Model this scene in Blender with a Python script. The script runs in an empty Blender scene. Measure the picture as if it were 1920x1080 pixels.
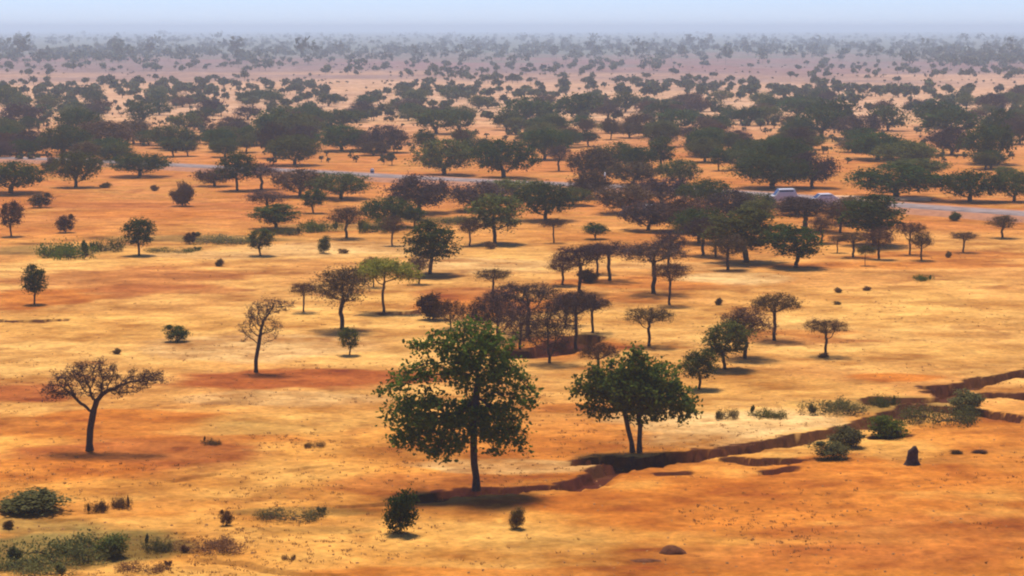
import bpy, math, random
import numpy as np
from mathutils import Vector

# ------------------------------------------------------------------ camera, world, sun, exposure
scene = bpy.context.scene
COL = scene.collection
F = 4000.0          # focal length in pixels of the 1920 px wide photograph
CZ = 22.0           # camera height above the plain
HY = 52.0           # pixel row of the true horizon
TH = math.atan((540 - HY) / F)
cam = bpy.data.cameras.new("camera")
cam.lens = F / 1920 * 36.0
cam.sensor_width = 36.0
cam.clip_start = 1.0
cam.clip_end = 30000.0
cam_o = bpy.data.objects.new("camera", cam)
COL.objects.link(cam_o)
cam_o.location = (0, 0, CZ)
cam_o.rotation_euler = (math.pi / 2 - TH, 0, 0)
scene.camera = cam_o
cam.dof.use_dof = False

SUN_EL, SUN_AZ = math.radians(67), math.radians(-12)    # azimuth from +Y towards +X
sd = Vector((math.cos(SUN_EL) * math.sin(SUN_AZ), math.cos(SUN_EL) * math.cos(SUN_AZ), math.sin(SUN_EL)))
world = bpy.data.worlds.new("World")
scene.world = world
world.use_nodes = True
wn, wl = world.node_tree.nodes, world.node_tree.links
wn.clear()
sky = wn.new("ShaderNodeTexSky"); sky.sky_type = 'NISHITA'; sky.sun_disc = False
sky.sun_elevation = SUN_EL; sky.sun_rotation = SUN_AZ
sky.air_density = 0.7; sky.dust_density = 0.1; sky.ozone_density = 6.0
tint = wn.new("ShaderNodeMix"); tint.data_type = 'RGBA'; tint.blend_type = 'MULTIPLY'
tint.inputs[0].default_value = 1.0
tint.inputs[7].default_value = (0.94, 1.0, 1.30, 1)
bg = wn.new("ShaderNodeBackground"); bg.inputs[1].default_value = 0.10
wo = wn.new("ShaderNodeOutputWorld")
wl.new(sky.outputs[0], tint.inputs[6]); wl.new(tint.outputs[2], bg.inputs[0]); wl.new(bg.outputs[0], wo.inputs[0])

sun = bpy.data.lights.new("sun", 'SUN'); sun.energy = 4.6; sun.angle = math.radians(11); sun.color = (1.0, 0.93, 0.82)
sun_o = bpy.data.objects.new("sun", sun); COL.objects.link(sun_o)
sun_o.rotation_euler = sd.to_track_quat('Z', 'Y').to_euler()
sun_o.location = (0, 0, 60)

scene.view_settings.view_transform = 'Standard'
scene.view_settings.look = 'None'
scene.view_settings.exposure = 0.18
scene.view_settings.gamma = 1.0
scene.cycles.filter_width = 2.1
scene.cycles.volume_bounces = 2
scene.cycles.max_bounces = 6
scene.cycles.transparent_max_bounces = 4

# ------------------------------------------------------------------ pixel -> world helpers
def ray(x, y):
    u, v = (x - 960) / F, (540 - y) / F
    return u, math.cos(TH) + v * math.sin(TH), -math.sin(TH) + v * math.cos(TH)
def P(x, y, z=0.0):
    dx, dy, dz = ray(x, y)
    t = (CZ - z) / -dz
    return dx * t, dy * t
def zat(Y, y):
    dx, dy, dz = ray(960, y)
    return CZ + dz / dy * Y

# ------------------------------------------------------------------ numpy noise
def _hash(ix, iy, seed):
    n = (ix.astype(np.int64) * 374761393 + iy.astype(np.int64) * 668265263 + seed * 1274126177) & 0xffffffff
    n = ((n ^ (n >> 13)) * 1274126177) & 0xffffffff
    n = (n ^ (n >> 16)) & 0xffffffff
    return n / 4294967295.0
def vnoise(x, y, seed=0):
    x = np.asarray(x, float); y = np.asarray(y, float)
    ix, iy = np.floor(x), np.floor(y)
    fx, fy = x - ix, y - iy
    fx = fx * fx * (3 - 2 * fx); fy = fy * fy * (3 - 2 * fy)
    a = _hash(ix, iy, seed); b = _hash(ix + 1, iy, seed); c = _hash(ix, iy + 1, seed); d = _hash(ix + 1, iy + 1, seed)
    return (a * (1 - fx) + b * fx) * (1 - fy) + (c * (1 - fx) + d * fx) * fy
def fbm(x, y, seed=0, o=4):
    s, a, t = 0.0, 0.5, 0.0
    for k in range(o):
        s = s + a * vnoise(np.asarray(x) * 2 ** k, np.asarray(y) * 2 ** k, seed + k * 17); t += a; a *= 0.55
    return s / t
def sstep(a, b, x):
    t = np.clip((x - a) / (b - a), 0, 1)
    return t * t * (3 - 2 * t)

# ------------------------------------------------------------------ terrain
GULLIES_AND_SHADE = [  # pixel path, floor width m, depth m
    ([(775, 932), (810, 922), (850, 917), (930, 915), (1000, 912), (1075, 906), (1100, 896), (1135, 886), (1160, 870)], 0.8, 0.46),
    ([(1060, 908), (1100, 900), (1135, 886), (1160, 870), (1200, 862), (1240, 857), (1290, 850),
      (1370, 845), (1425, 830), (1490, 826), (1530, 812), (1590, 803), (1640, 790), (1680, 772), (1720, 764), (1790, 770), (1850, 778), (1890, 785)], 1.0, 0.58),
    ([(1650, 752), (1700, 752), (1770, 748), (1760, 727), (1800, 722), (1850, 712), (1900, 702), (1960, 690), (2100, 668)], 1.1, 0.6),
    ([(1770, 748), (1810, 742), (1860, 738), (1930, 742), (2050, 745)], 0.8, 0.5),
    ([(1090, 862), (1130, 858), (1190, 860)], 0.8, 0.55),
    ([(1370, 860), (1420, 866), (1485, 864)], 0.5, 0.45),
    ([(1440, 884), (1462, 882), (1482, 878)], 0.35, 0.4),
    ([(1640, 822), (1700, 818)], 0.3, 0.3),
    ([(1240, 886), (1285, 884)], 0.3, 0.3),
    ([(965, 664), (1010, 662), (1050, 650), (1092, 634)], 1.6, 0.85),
    ([(718, 589), (755, 588), (800, 585)], 0.6, 0.5),  # shadow line of the yellow-green tree, put in as a dark groove
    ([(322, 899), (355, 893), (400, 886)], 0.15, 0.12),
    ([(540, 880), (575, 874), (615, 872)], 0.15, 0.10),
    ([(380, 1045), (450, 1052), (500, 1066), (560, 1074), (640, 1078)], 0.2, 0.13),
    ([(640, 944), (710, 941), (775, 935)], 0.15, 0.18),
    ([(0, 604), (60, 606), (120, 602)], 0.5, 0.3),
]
def segdist(X, Y, pts, jit=None):
    best = np.full(X.shape, 1e9); sgn = np.zeros(X.shape)
    for (ax, ay), (bx, by) in zip(pts[:-1], pts[1:]):
        vx, vy = bx - ax, by - ay
        L = vx * vx + vy * vy
        t = np.clip(((X - ax) * vx + (Y - ay) * vy) / L, 0, 1)
        dx, dy = X - (ax + t * vx), Y - (ay + t * vy)
        d = np.hypot(dx, dy)
        side = np.where(dy + 0.25 * abs(vx) / math.sqrt(L) * 0 > 0, 1.0, -1.0)
        m = d < best
        best = np.where(m, d, best); sgn = np.where(m, side, sgn)
    return best, sgn
def relief(X, Y):
    far = sstep(400, 1500, Y)
    h = 0.5 * (fbm(X / 38, Y / 38, 3, 3) - 0.5) + 0.10 * (fbm(X / 4, Y / 4, 9, 3) - 0.5) + 0.06 * (fbm(X / 1.1, Y / 1.1, 19, 2) - 0.5) * (1 - sstep(150, 300, Y))
    h = h * (1 - 0.5 * far)
    h = h + far * 6.0 * (fbm(X / 900, Y / 1400, 5, 3) - 0.52)
    return h
def carve(X, Y, h=None):
    dep = np.zeros(X.shape); cut = np.zeros(X.shape)
    j = 1.9 * (fbm(X / 1.8, Y / 1.8, 77, 3) - 0.5) + 0.8 * (fbm(X / 0.5, Y / 0.5, 78, 2) - 0.5)
    for path, w, D in GULLIES_AND_SHADE:
        pts = [P(*p) for p in path]
        xs = [p[0] for p in pts]; ys = [p[1] for p in pts]
        m = (X > min(xs) - 5) & (X < max(xs) + 5) & (Y > min(ys) - 6) & (Y < max(ys) + 5)
        if not m.any(): continue
        d, s = segdist(X[m], Y[m], pts)
        jj = j[m] * min(1.0, w / 0.8)
        t = d * s + jj
        prof = np.where(t > 0, 1 - sstep(w * 0.5, w * 0.5 + 0.18 * max(D, .2), t), 1 - sstep(w * 0.5, w * 0.5 + 1.6 * max(D, .2), -t))
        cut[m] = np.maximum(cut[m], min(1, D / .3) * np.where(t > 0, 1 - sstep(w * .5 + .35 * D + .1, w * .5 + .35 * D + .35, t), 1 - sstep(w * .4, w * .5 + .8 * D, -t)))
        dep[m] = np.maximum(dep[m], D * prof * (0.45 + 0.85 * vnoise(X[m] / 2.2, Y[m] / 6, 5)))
    return (dep, cut) if h is not None else dep
def ground_z(x, y):
    X, Y = np.array([float(x)]), np.array([float(y)])
    return float((relief(X, Y) - carve(X, Y))[0])

# soil patches on the plain: pixel ellipse, kind, strength (kinds: r red clay, o orange sand, s straw pale, g grassy olive, p pale sand)
PATCH = [
    (560, 710, 270, 19, 'r', .95), (40, 735, 110, 18, 'r', .8), (230, 850, 290, 40, 'r', .75), (150, 800, 230, 26, 'o', .7), (60, 880, 230, 28, 'o', .7), (230, 775, 200, 12, 'o', .8),
    (200, 530, 260, 30, 'r', .5), (320, 545, 190, 10, 'r', .5), (60, 560, 120, 20, 'o', .8), (330, 385, 300, 8, 'r', .45), (250, 400, 180, 10, 'o', .5),
    (900, 580, 200, 22, 'o', .8), (870, 555, 130, 12, 'r', .5), (1060, 650, 120, 25, 'o', .7), (1500, 640, 180, 9, 'r', .45), (1500, 625, 150, 10, 'o', .5),
    (1650, 500, 260, 8, 'o', .6), (1800, 480, 200, 10, 'o', .6), (1250, 530, 200, 12, 'o', .6), (1150, 560, 180, 8, 'o', .4), (1680, 708, 90, 9, 'o', .9),
    (1450, 950, 480, 60, 'o', .8), (1750, 1010, 360, 55, 'r', .45), (1500, 1040, 300, 30, 'r', .4), (1650, 900, 330, 30, 'o', .8), (1820, 820, 200, 30, 'o', .6), (900, 1070, 500, 15, 'o', .6),
    (250, 950, 260, 20, 'o', .35), (1250, 880, 260, 25, 'o', .55), (1000, 830, 160, 22, 'o', .45), (1060, 760, 90, 8, 'o', .5), (760, 900, 200, 22, 'r', .5), (1560, 870, 150, 18, 'o', .8),
    (250, 615, 330, 30, 's', .8), (480, 655, 260, 30, 'p', .7), (1400, 790, 230, 42, 'p', .9), (1430, 745, 280, 34, 's', .7), (1370, 525, 110, 11, 'p', .9), (1250, 500, 160, 9, 'p', .3),
    (900, 500, 200, 18, 'p', .55), (620, 470, 260, 18, 'p', .55), (400, 480, 150, 10, 'p', .5), (560, 790, 170, 25, 's', .8), (520, 745, 200, 14, 'p', .6), (700, 570, 90, 30, 's', .7),
    (620, 600, 200, 25, 's', .7), (1650, 580, 330, 45, 's', .55), (1250, 600, 250, 22, 's', .6), (1750, 660, 220, 22, 's', .5), (540, 880, 220, 24, 's', .35), (950, 870, 190, 12, 'p', .7), (700, 780, 120, 16, 's', .6),
    (850, 1000, 330, 40, 's', .5), (900, 985, 200, 14, 's', .5), (560, 1010, 200, 18, 's', .35), (600, 990, 180, 10, 'g', .3), (1000, 1010, 160, 12, 'g', .22), (120, 1030, 230, 52, 'g', .85), (40, 985, 180, 20, 'g', .5),
    (550, 955, 150, 9, 'g', .5), (480, 800, 110, 14, 'g', .25), (450, 820, 200, 8, 'o', .5), (1700, 762, 130, 22, 'g', .55), (400, 448, 200, 7, 'g', .6), (110, 470, 150, 12, 'g', .6), (640, 425, 140, 9, 'g', .5), (860, 412, 140, 7, 'g', .6),
    (1560, 760, 110, 10, 'g', .3), (1600, 265, 60, 10, 'g', .4),
]
SOIL = {'r': (0.38, 0.095, 0.016), 'o': (0.52, 0.155, 0.018), 's': (0.63, 0.30, 0.062), 'p': (0.68, 0.385, 0.13), 'g': (0.24, 0.15, 0.035)}
def soil(X, Y, dep):
    n1 = fbm(X / 16, Y / 16, 31, 4); n2 = fbm(X / 5.5, Y / 3.4, 41, 4); n3 = fbm(X / 1.6, Y / 1.0, 51, 3); n4 = fbm(X / 70, Y / 70, 61, 3)
    mix = lambda a, b, t: a * (1 - t[..., None]) + b * t[..., None]
    A = {k: np.array(v) for k, v in SOIL.items()}
    c = np.broadcast_to(np.array((0.56, 0.225, 0.036)), X.shape + (3,)).copy()
    c = mix(c, A['s'], 0.75 * sstep(0.50, 0.66, n1))
    c = mix(c, A['o'], 0.75 * sstep(0.52, 0.36, n1) * sstep(0.3, 0.6, n2 + 0.1))
    c = mix(c, np.array((0.66, 0.35, 0.095)), 0.45 * sstep(112, 130, Y) * (1 - sstep(190, 240, Y)))
    # redder near the road and between the trees beyond it
    road = sstep(200, 260, Y) * (1 - sstep(420, 560, Y))
    c = mix(c, np.array((0.50, 0.16, 0.035)), 0.75 * road * sstep(0.25, 0.6, n2))
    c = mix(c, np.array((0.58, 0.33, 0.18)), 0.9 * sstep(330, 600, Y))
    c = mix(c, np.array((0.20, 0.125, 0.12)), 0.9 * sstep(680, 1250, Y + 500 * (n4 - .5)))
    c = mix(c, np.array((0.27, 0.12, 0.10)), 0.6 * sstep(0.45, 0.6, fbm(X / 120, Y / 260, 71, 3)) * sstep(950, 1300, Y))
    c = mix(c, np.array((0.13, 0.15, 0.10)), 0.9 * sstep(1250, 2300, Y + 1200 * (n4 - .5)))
    wx = 1.0 * (n1 - 0.5); wy = n2 - 0.5
    for cx, cy, rx, ry, k, s in PATCH:
        x0, y0 = P(cx, cy); xr = rx / F * math.hypot(y0, CZ); ya = P(cx, cy + ry)[1]; yb = P(cx, max(cy - ry, HY + 30))[1]
        yr = (yb - ya) / 2; yc = (ya + yb) / 2
        m = (np.abs(X - x0) < xr * 1.9) & (np.abs(Y - yc) < yr * 1.9)
        if not m.any(): continue
        q = np.sqrt(((X[m] - x0) / xr) ** 2 + ((Y[m] - yc) / yr) ** 2) + 1.1 * (n2[m] - 0.5) + 0.6 * (n1[m] - 0.5)
        w = min(1, s * 1.15) * (1 - sstep(0.7, 1.1, q))
        c[m] = c[m] * (1 - w[:, None]) + A[k] * w[:, None]
    # small scale clod / stubble variation
    v = 0.55 * (n3 - 0.5) + 1.15 * (n2 - 0.5) * (1 - .35 * sstep(150, 400, Y))
    c = c * np.stack([1 + v, 1 + 1.35 * v, 1 + 1.7 * v], -1)
    fleck = sstep(0.66, 0.76, fbm(X / 2.2, Y / 2.2, 91, 3))
    c = mix(c, c * np.array((0.62, 0.52, 0.48)), 0.6 * fleck * (1 - sstep(250, 500, Y)))
    # cut banks: red subsoil, darkened further with the gully's shade painted in
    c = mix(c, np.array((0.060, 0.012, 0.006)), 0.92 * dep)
    return np.clip(c, 0.01, 0.95)

# ------------------------------------------------------------------ materials
def newmat(name):
    m = bpy.data.materials.new(name); m.use_nodes = True
    n = m.node_tree.nodes; n.clear()
    return m, n, m.node_tree.links
def mat_ground():
    m, n, l = newmat("savanna_soil")
    out = n.new("ShaderNodeOutputMaterial"); b = n.new("ShaderNodeBsdfPrincipled")
    b.inputs['Roughness'].default_value = 1.0; b.inputs['Specular IOR Level'].default_value = 0.05
    at = n.new("ShaderNodeAttribute"); at.attribute_name = "soil"
    geo = n.new("ShaderNodeNewGeometry")
    n1 = n.new("ShaderNodeTexNoise"); n1.inputs['Scale'].default_value = 2.2; n1.inputs['Detail'].default_value = 6; n1.inputs['Roughness'].default_value = 0.75
    n2 = n.new("ShaderNodeTexNoise"); n2.inputs['Scale'].default_value = 0.35; n2.inputs['Detail'].default_value = 5; n2.inputs['Roughness'].default_value = 0.7
    l.new(geo.outputs['Position'], n1.inputs['Vector']); l.new(geo.outputs['Position'], n2.inputs['Vector'])
    r1 = n.new("ShaderNodeMapRange"); r1.inputs[1].default_value = .3; r1.inputs[2].default_value = .7; r1.inputs[3].default_value = .60; r1.inputs[4].default_value = 1.22
    r2 = n.new("ShaderNodeMapRange"); r2.inputs[1].default_value = .3; r2.inputs[2].default_value = .7; r2.inputs[3].default_value = .80; r2.inputs[4].default_value = 1.15
    l.new(n1.outputs[0], r1.inputs[0]); l.new(n2.outputs[0], r2.inputs[0])
    mu = n.new("ShaderNodeMath"); mu.operation = 'MULTIPLY'; l.new(r1.outputs[0], mu.inputs[0]); l.new(r2.outputs[0], mu.inputs[1])
    vm = n.new("ShaderNodeVectorMath"); vm.operation = 'SCALE'; l.new(at.outputs['Color'], vm.inputs[0]); l.new(mu.outputs[0], vm.inputs['Scale'])
    l.new(vm.outputs[0], b.inputs['Base Color'])
    bp = n.new("ShaderNodeBump"); bp.inputs['Strength'].default_value = 0.3; bp.inputs['Distance'].default_value = 0.08
    l.new(n1.outputs[0], bp.inputs['Height']); l.new(bp.outputs[0], b.inputs['Normal'])
    l.new(b.outputs[0], out.inputs[0])
    return m
def mat_leaf(name, c0, c1, trans=0.25):
    m, n, l = newmat(name)
    out = n.new("ShaderNodeOutputMaterial")
    at = n.new("ShaderNodeAttribute"); at.attribute_name = "tint"
    oi = n.new("ShaderNodeObjectInfo")
    mx = n.new("ShaderNodeMix"); mx.data_type = 'RGBA'
    mx.inputs[6].default_value = (*c0, 1); mx.inputs[7].default_value = (*c1, 1)
    l.new(at.outputs['Fac'], mx.inputs[0])
    hs = n.new("ShaderNodeHueSaturation")
    r1 = n.new("ShaderNodeMapRange"); r1.inputs[3].default_value = .475; r1.inputs[4].default_value = .525
    r2 = n.new("ShaderNodeMapRange"); r2.inputs[3].default_value = .75; r2.inputs[4].default_value = 1.3
    l.new(oi.outputs['Random'], r1.inputs[0])
    fr = n.new("ShaderNodeMath"); fr.operation = 'MULTIPLY'; fr.inputs[1].default_value = 7.31; l.new(oi.outputs['Random'], fr.inputs[0])
    f2 = n.new("ShaderNodeMath"); f2.operation = 'FRACT'; l.new(fr.outputs[0], f2.inputs[0]); l.new(f2.outputs[0], r2.inputs[0])
    l.new(r1.outputs[0], hs.inputs['Hue']); l.new(r2.outputs[0], hs.inputs['Value']); l.new(mx.outputs[2], hs.inputs['Color'])
    d = n.new("ShaderNodeBsdfDiffuse"); t = n.new("ShaderNodeBsdfTranslucent"); ms = n.new("ShaderNodeMixShader"); ms.inputs[0].default_value = trans
    l.new(hs.outputs[0], d.inputs[0]); l.new(hs.outputs[0], t.inputs[0]); l.new(d.outputs[0], ms.inputs[1]); l.new(t.outputs[0], ms.inputs[2]); l.new(ms.outputs[0], out.inputs[0])
    return m
def mat_plain(name, c, rough=0.9, var=0.25, scale=6.0, metal=0.0, spec=0.3):
    m, n, l = newmat(name)
    out = n.new("ShaderNodeOutputMaterial"); b = n.new("ShaderNodeBsdfPrincipled")
    b.inputs['Roughness'].default_value = rough; b.inputs['Metallic'].default_value = metal; b.inputs['Specular IOR Level'].default_value = spec
    geo = n.new("ShaderNodeNewGeometry"); n1 = n.new("ShaderNodeTexNoise"); n1.inputs['Scale'].default_value = scale; n1.inputs['Detail'].default_value = 5
    l.new(geo.outputs['Position'], n1.inputs['Vector'])
    cr = n.new("ShaderNodeValToRGB")
    cr.color_ramp.elements[0].position = .3; cr.color_ramp.elements[1].position = .7
    cr.color_ramp.elements[0].color = (*[x * (1 - var) for x in c], 1); cr.color_ramp.elements[1].color = (*[min(1, x * (1 + var)) for x in c], 1)
    l.new(n1.outputs[0], cr.inputs[0]); l.new(cr.outputs[0], b.inputs['Base Color']); l.new(b.outputs[0], out.inputs[0])
    return m

M_ground = mat_ground()
M = {
    'dark': mat_leaf("leaves_dark_green", (0.020, 0.036, 0.008), (0.068, 0.100, 0.020)),
    'olive': mat_leaf("leaves_olive", (0.046, 0.052, 0.012), (0.135, 0.145, 0.034)),
    'brown': mat_leaf("twigs_brown", (0.066, 0.034, 0.018), (0.135, 0.075, 0.040), 0.1),
    'purple': mat_leaf("twigs_grey_purple", (0.050, 0.029, 0.026), (0.100, 0.062, 0.054), 0.1),
    'yellow': mat_leaf("leaves_yellow_green", (0.22, 0.22, 0.025), (0.40, 0.38, 0.05), 0.35),
    'fresh': mat_leaf("leaves_fresh_green", (0.040, 0.068, 0.010), (0.150, 0.200, 0.028), 0.42),
    'cover': mat_leaf("ground_cover_green", (0.075, 0.070, 0.022), (0.18, 0.155, 0.055), 0.2),
    'tuft': mat_leaf("dry_tuft", (0.13, 0.070, 0.028), (0.26, 0.15, 0.055), 0.2),
    'grass': mat_leaf("dry_grass", (0.28, 0.14, 0.04), (0.46, 0.27, 0.09), 0.2),
    'far_green_hazed': mat_leaf("far_leaves_hazed", (0.065, 0.080, 0.050), (0.13, 0.15, 0.095), 0.1),  # lighter, greyer leaves: distance haze painted into the colour
    'haze_green': mat_leaf("distant_leaves", (0.042, 0.048, 0.018), (0.110, 0.115, 0.045), 0.1),
}
M_bark = mat_plain("bark", (0.085, 0.050, 0.038), 0.95, 0.4, 9)
M_barkd = mat_plain("dark_bark", (0.055, 0.034, 0.026), 0.95, 0.4, 9)
M_asphalt = mat_plain("sunbleached_asphalt", (0.27, 0.205, 0.185), 0.95, 0.28, .6, 0, .03)
M_track = mat_plain("pale_track_sand", (0.78, 0.50, 0.30), 1.0, 0.12, 0.8)
M_white = mat_plain("dusty_white_paint", (0.58, 0.56, 0.54), 0.35, 0.03, 3, 0, 0.5)
M_conc = mat_plain("whitewashed_concrete", (0.78, 0.74, 0.70), 0.8, 0.08, 5)
M_glass = mat_plain("dark_window_glass", (0.03, 0.035, 0.045), 0.1, 0.1, 3, 0, 0.6)
M_tyre = mat_plain("tyre_rubber", (0.025, 0.025, 0.025), 0.85, 0.1, 8)
M_rim = mat_plain("steel_rim", (0.4, 0.4, 0.42), 0.4, 0.1, 8, 0.7)
M_lamp = mat_plain("lamp_lens", (0.65, 0.6, 0.5), 0.2, 0.05, 8)
M_rock = mat_plain("brown_rock", (0.15, 0.055, 0.025), 1.0, 0.35, 5, 0, .02)
M_pebble = mat_plain("pebble_stone", (0.34, 0.16, 0.06), 1.0, 0.3, 5, 0, .02)
M_wood = mat_plain("charred_stump_wood", (0.05, 0.026, 0.022), 0.95, 0.4, 7)

# ------------------------------------------------------------------ mesh helpers
def mk_mesh(name, V, Q, mat, tint=None, smooth=False, T=None):
    V = np.asarray(V, np.float32).reshape(-1, 3)
    me = bpy.data.meshes.new(name)
    Q = np.asarray(Q, np.int32).reshape(-1, 4) if Q is not None and len(Q) else np.zeros((0, 4), np.int32)
    T = np.asarray(T, np.int32).reshape(-1, 3) if T is not None and len(T) else np.zeros((0, 3), np.int32)
    me.vertices.add(len(V)); me.vertices.foreach_set("co", V.ravel())
    loops = np.concatenate([Q.ravel(), T.ravel()])
    me.loops.add(len(loops)); me.loops.foreach_set("vertex_index", loops)
    starts = np.concatenate([np.arange(len(Q)) * 4, len(Q) * 4 + np.arange(len(T)) * 3]).astype(np.int32)
    me.polygons.add(len(starts)); me.polygons.foreach_set("loop_start", starts)
    me.update(calc_edges=True)
    if tint is not None:
        a = me.attributes.new("tint", 'FLOAT', 'POINT'); a.data.foreach_set("value", np.asarray(tint, np.float32))
    if smooth: me.polygons.foreach_set("use_smooth", np.ones(len(starts), bool))
    me.materials.append(mat)
    return me
def link(name, data, parent=None):
    o = bpy.data.objects.new(name, data); COL.objects.link(o)
    if parent: o.parent = parent
    return o
def tag(o, label=None, cat=None, group=None, kind=None):
    if label: o["label"] = label
    if cat: o["category"] = cat
    if group: o["group"] = group
    if kind: o["kind"] = kind
    return o

# ------------------------------------------------------------------ tree growing (space colonisation)
def grow(rng, A, root, step, kill, maxit=90, jitter=0.15, up=0.0):
    nodes = [np.array(p, float) for p in root]; par = [-1] + list(range(len(root) - 1))
    A = A.copy()
    N = np.array(nodes)
    D = np.linalg.norm(A[:, None] - N[None], axis=2)
    # the lower trunk does not sprout
    D[:, :max(1, len(root) - 2)] = 1e9
    near = D.argmin(1); dm = D.min(1); kids = {}
    for it in range(maxit):
        if len(A) == 0: break
        new = []
        for k in np.unique(near):
            m = near == k
            v = A[m] - nodes[k]
            v = (v / (np.linalg.norm(v, axis=1)[:, None] + 1e-6)).mean(0)
            v = v / (np.linalg.norm(v) + 1e-6) + rng.normal(0, jitter, 3) + np.array((0, 0, up))
            v /= np.linalg.norm(v) + 1e-6
            if kids.get(k, 0) >= 3: continue
            kids[k] = kids.get(k, 0) + 1
            new.append((k, nodes[k] + v * step))
        if not new: break
        base = len(nodes)
        for k, p in new: nodes.append(p); par.append(int(k))
        NP = np.array([p for k, p in new])
        D = np.linalg.norm(A[:, None] - NP[None], axis=2)
        j = D.argmin(1); d = D.min(1)
        b = d < dm
        near = np.where(b, base + j, near); dm = np.where(b, d, dm)
        keep = dm > kill
        A, near, dm = A[keep], near[keep], dm[keep]
    return np.array(nodes), np.array(par)
def radii(par, r0, rt, n=2.2):
    N = len(par); acc = np.zeros(N); ch = np.zeros(N, int)
    for i in range(N - 1, -1, -1):
        if acc[i] == 0: acc[i] = r0 ** n
        if par[i] >= 0: acc[par[i]] += acc[i]; ch[par[i]] += 1
    r = acc ** (1 / n)
    k = math.log(rt / r0) / math.log(max(r[0] / r0, 1.01))
    return r0 * (r / r0) ** k, ch
def tubes(Pn, par, R, k=5, flare=1.35):
    N = len(Pn); a = np.zeros((N, 3)); D = np.zeros((N, 3))
    for i in range(N):
        d = (Pn[i] - Pn[par[i]]) if par[i] >= 0 else np.array((0, 0, 1.0))
        d = d / (np.linalg.norm(d) + 1e-9); D[i] = d
        p = a[par[i]] if par[i] >= 0 else np.array((1.0, 0.03, 0))
        q = p - d * p.dot(d)
        if np.linalg.norm(q) < .05: q = np.cross(d, (0.3, 1, 0.2))
        a[i] = q / np.linalg.norm(q)
    b = np.cross(D, a)
    R = R.copy(); R[0] *= flare
    an = np.arange(k) / k * 2 * math.pi
    V = Pn[:, None] + R[:, None, None] * (np.cos(an)[None, :, None] * a[:, None] + np.sin(an)[None, :, None] * b[:, None])
    i = np.arange(N)[par >= 0]; p = par[par >= 0]
    s = np.arange(k); s2 = (s + 1) % k
    Q = np.stack([p[:, None] * k + s, p[:, None] * k + s2, i[:, None] * k + s2, i[:, None] * k + s], -1).reshape(-1, 4)
    return V.reshape(-1, 3), Q
def leaves(rng, C, size, tint, flat=0.5, aspect=0.6, folded=False):
    """one small rhombic (or folded) leaf clump at every point of C"""
    n = len(C)
    nrm = rng.normal(0, 1, (n, 3)); nrm[:, 2] = np.abs(nrm[:, 2]) + flat; nrm /= np.linalg.norm(nrm, axis=1)[:, None]
    t = rng.normal(0, 1, (n, 3)); t -= nrm * (t * nrm).sum(1)[:, None]; t /= np.linalg.norm(t, axis=1)[:, None]
    b = np.cross(nrm, t)
    s = (size * rng.uniform(0.55, 1.35, n))[:, None]
    if not folded:
        k1, k2 = rng.uniform(.6, 1.3, (n, 1)), rng.uniform(.6, 1.3, (n, 1))
        V = np.stack([C - t * s, C - b * s * aspect * k1, C + t * s * 0.9, C + b * s * aspect * k2], 1)
        Q = np.arange(n * 4).reshape(-1, 4); tt = np.repeat(tint, 4)
    else:
        u = -nrm * s * 0.25
        V = np.stack([C - t * s, C + t * s, C - b * s * aspect + u - t * s * .35, C - b * s * aspect * .85 + u + t * s * .4, C + b * s * aspect + u + t * s * .4, C + b * s * aspect * .9 + u - t * s * .35], 1)
        o = np.arange(n)[:, None] * 6
        Q = np.concatenate([o + np.array([[0, 2, 3, 1]]), o + np.array([[0, 1, 4, 5]])]); tt = np.repeat(tint, 6)
    return V.reshape(-1, 3), Q, tt
def ribbons(rng, A, B, w, tint):
    n = len(A); d = B - A
    x = np.cross(d, rng.normal(0, 1, (n, 3))); x /= np.linalg.norm(x, axis=1)[:, None] + 1e-9
    x = x * (w * rng.uniform(.7, 1.3, n))[:, None]
    V = np.stack([A - x, A + x, B + x * .35, B - x * .35], 1).reshape(-1, 3)
    return V, np.arange(n * 4).reshape(-1, 4), np.repeat(tint, 4)
def cat(parts):
    V, Q, T, o = [], [], [], 0
    for v, q, t in parts:
        V.append(v); Q.append(q + o); T.append(t); o += len(v)
    return np.concatenate(V), np.concatenate(Q), np.concatenate(T)
def in_lobes(rng, lobes, n, edge=2.2):
    """points spread through ellipsoids (cx,cy,cz,rx,ry,rz,weight); returns points, lobe ids"""
    L = np.array(lobes, float); w = L[:, 6] * L[:, 3] * L[:, 4] * L[:, 5]; w /= w.sum()
    k = rng.choice(len(L), n, p=w)
    v = rng.normal(0, 1, (n, 3)); v /= np.linalg.norm(v, axis=1)[:, None]
    r = rng.uniform(0, 1, n) ** (1 / edge)
    return L[k, :3] + v * r[:, None] * L[k, 3:6], k
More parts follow.
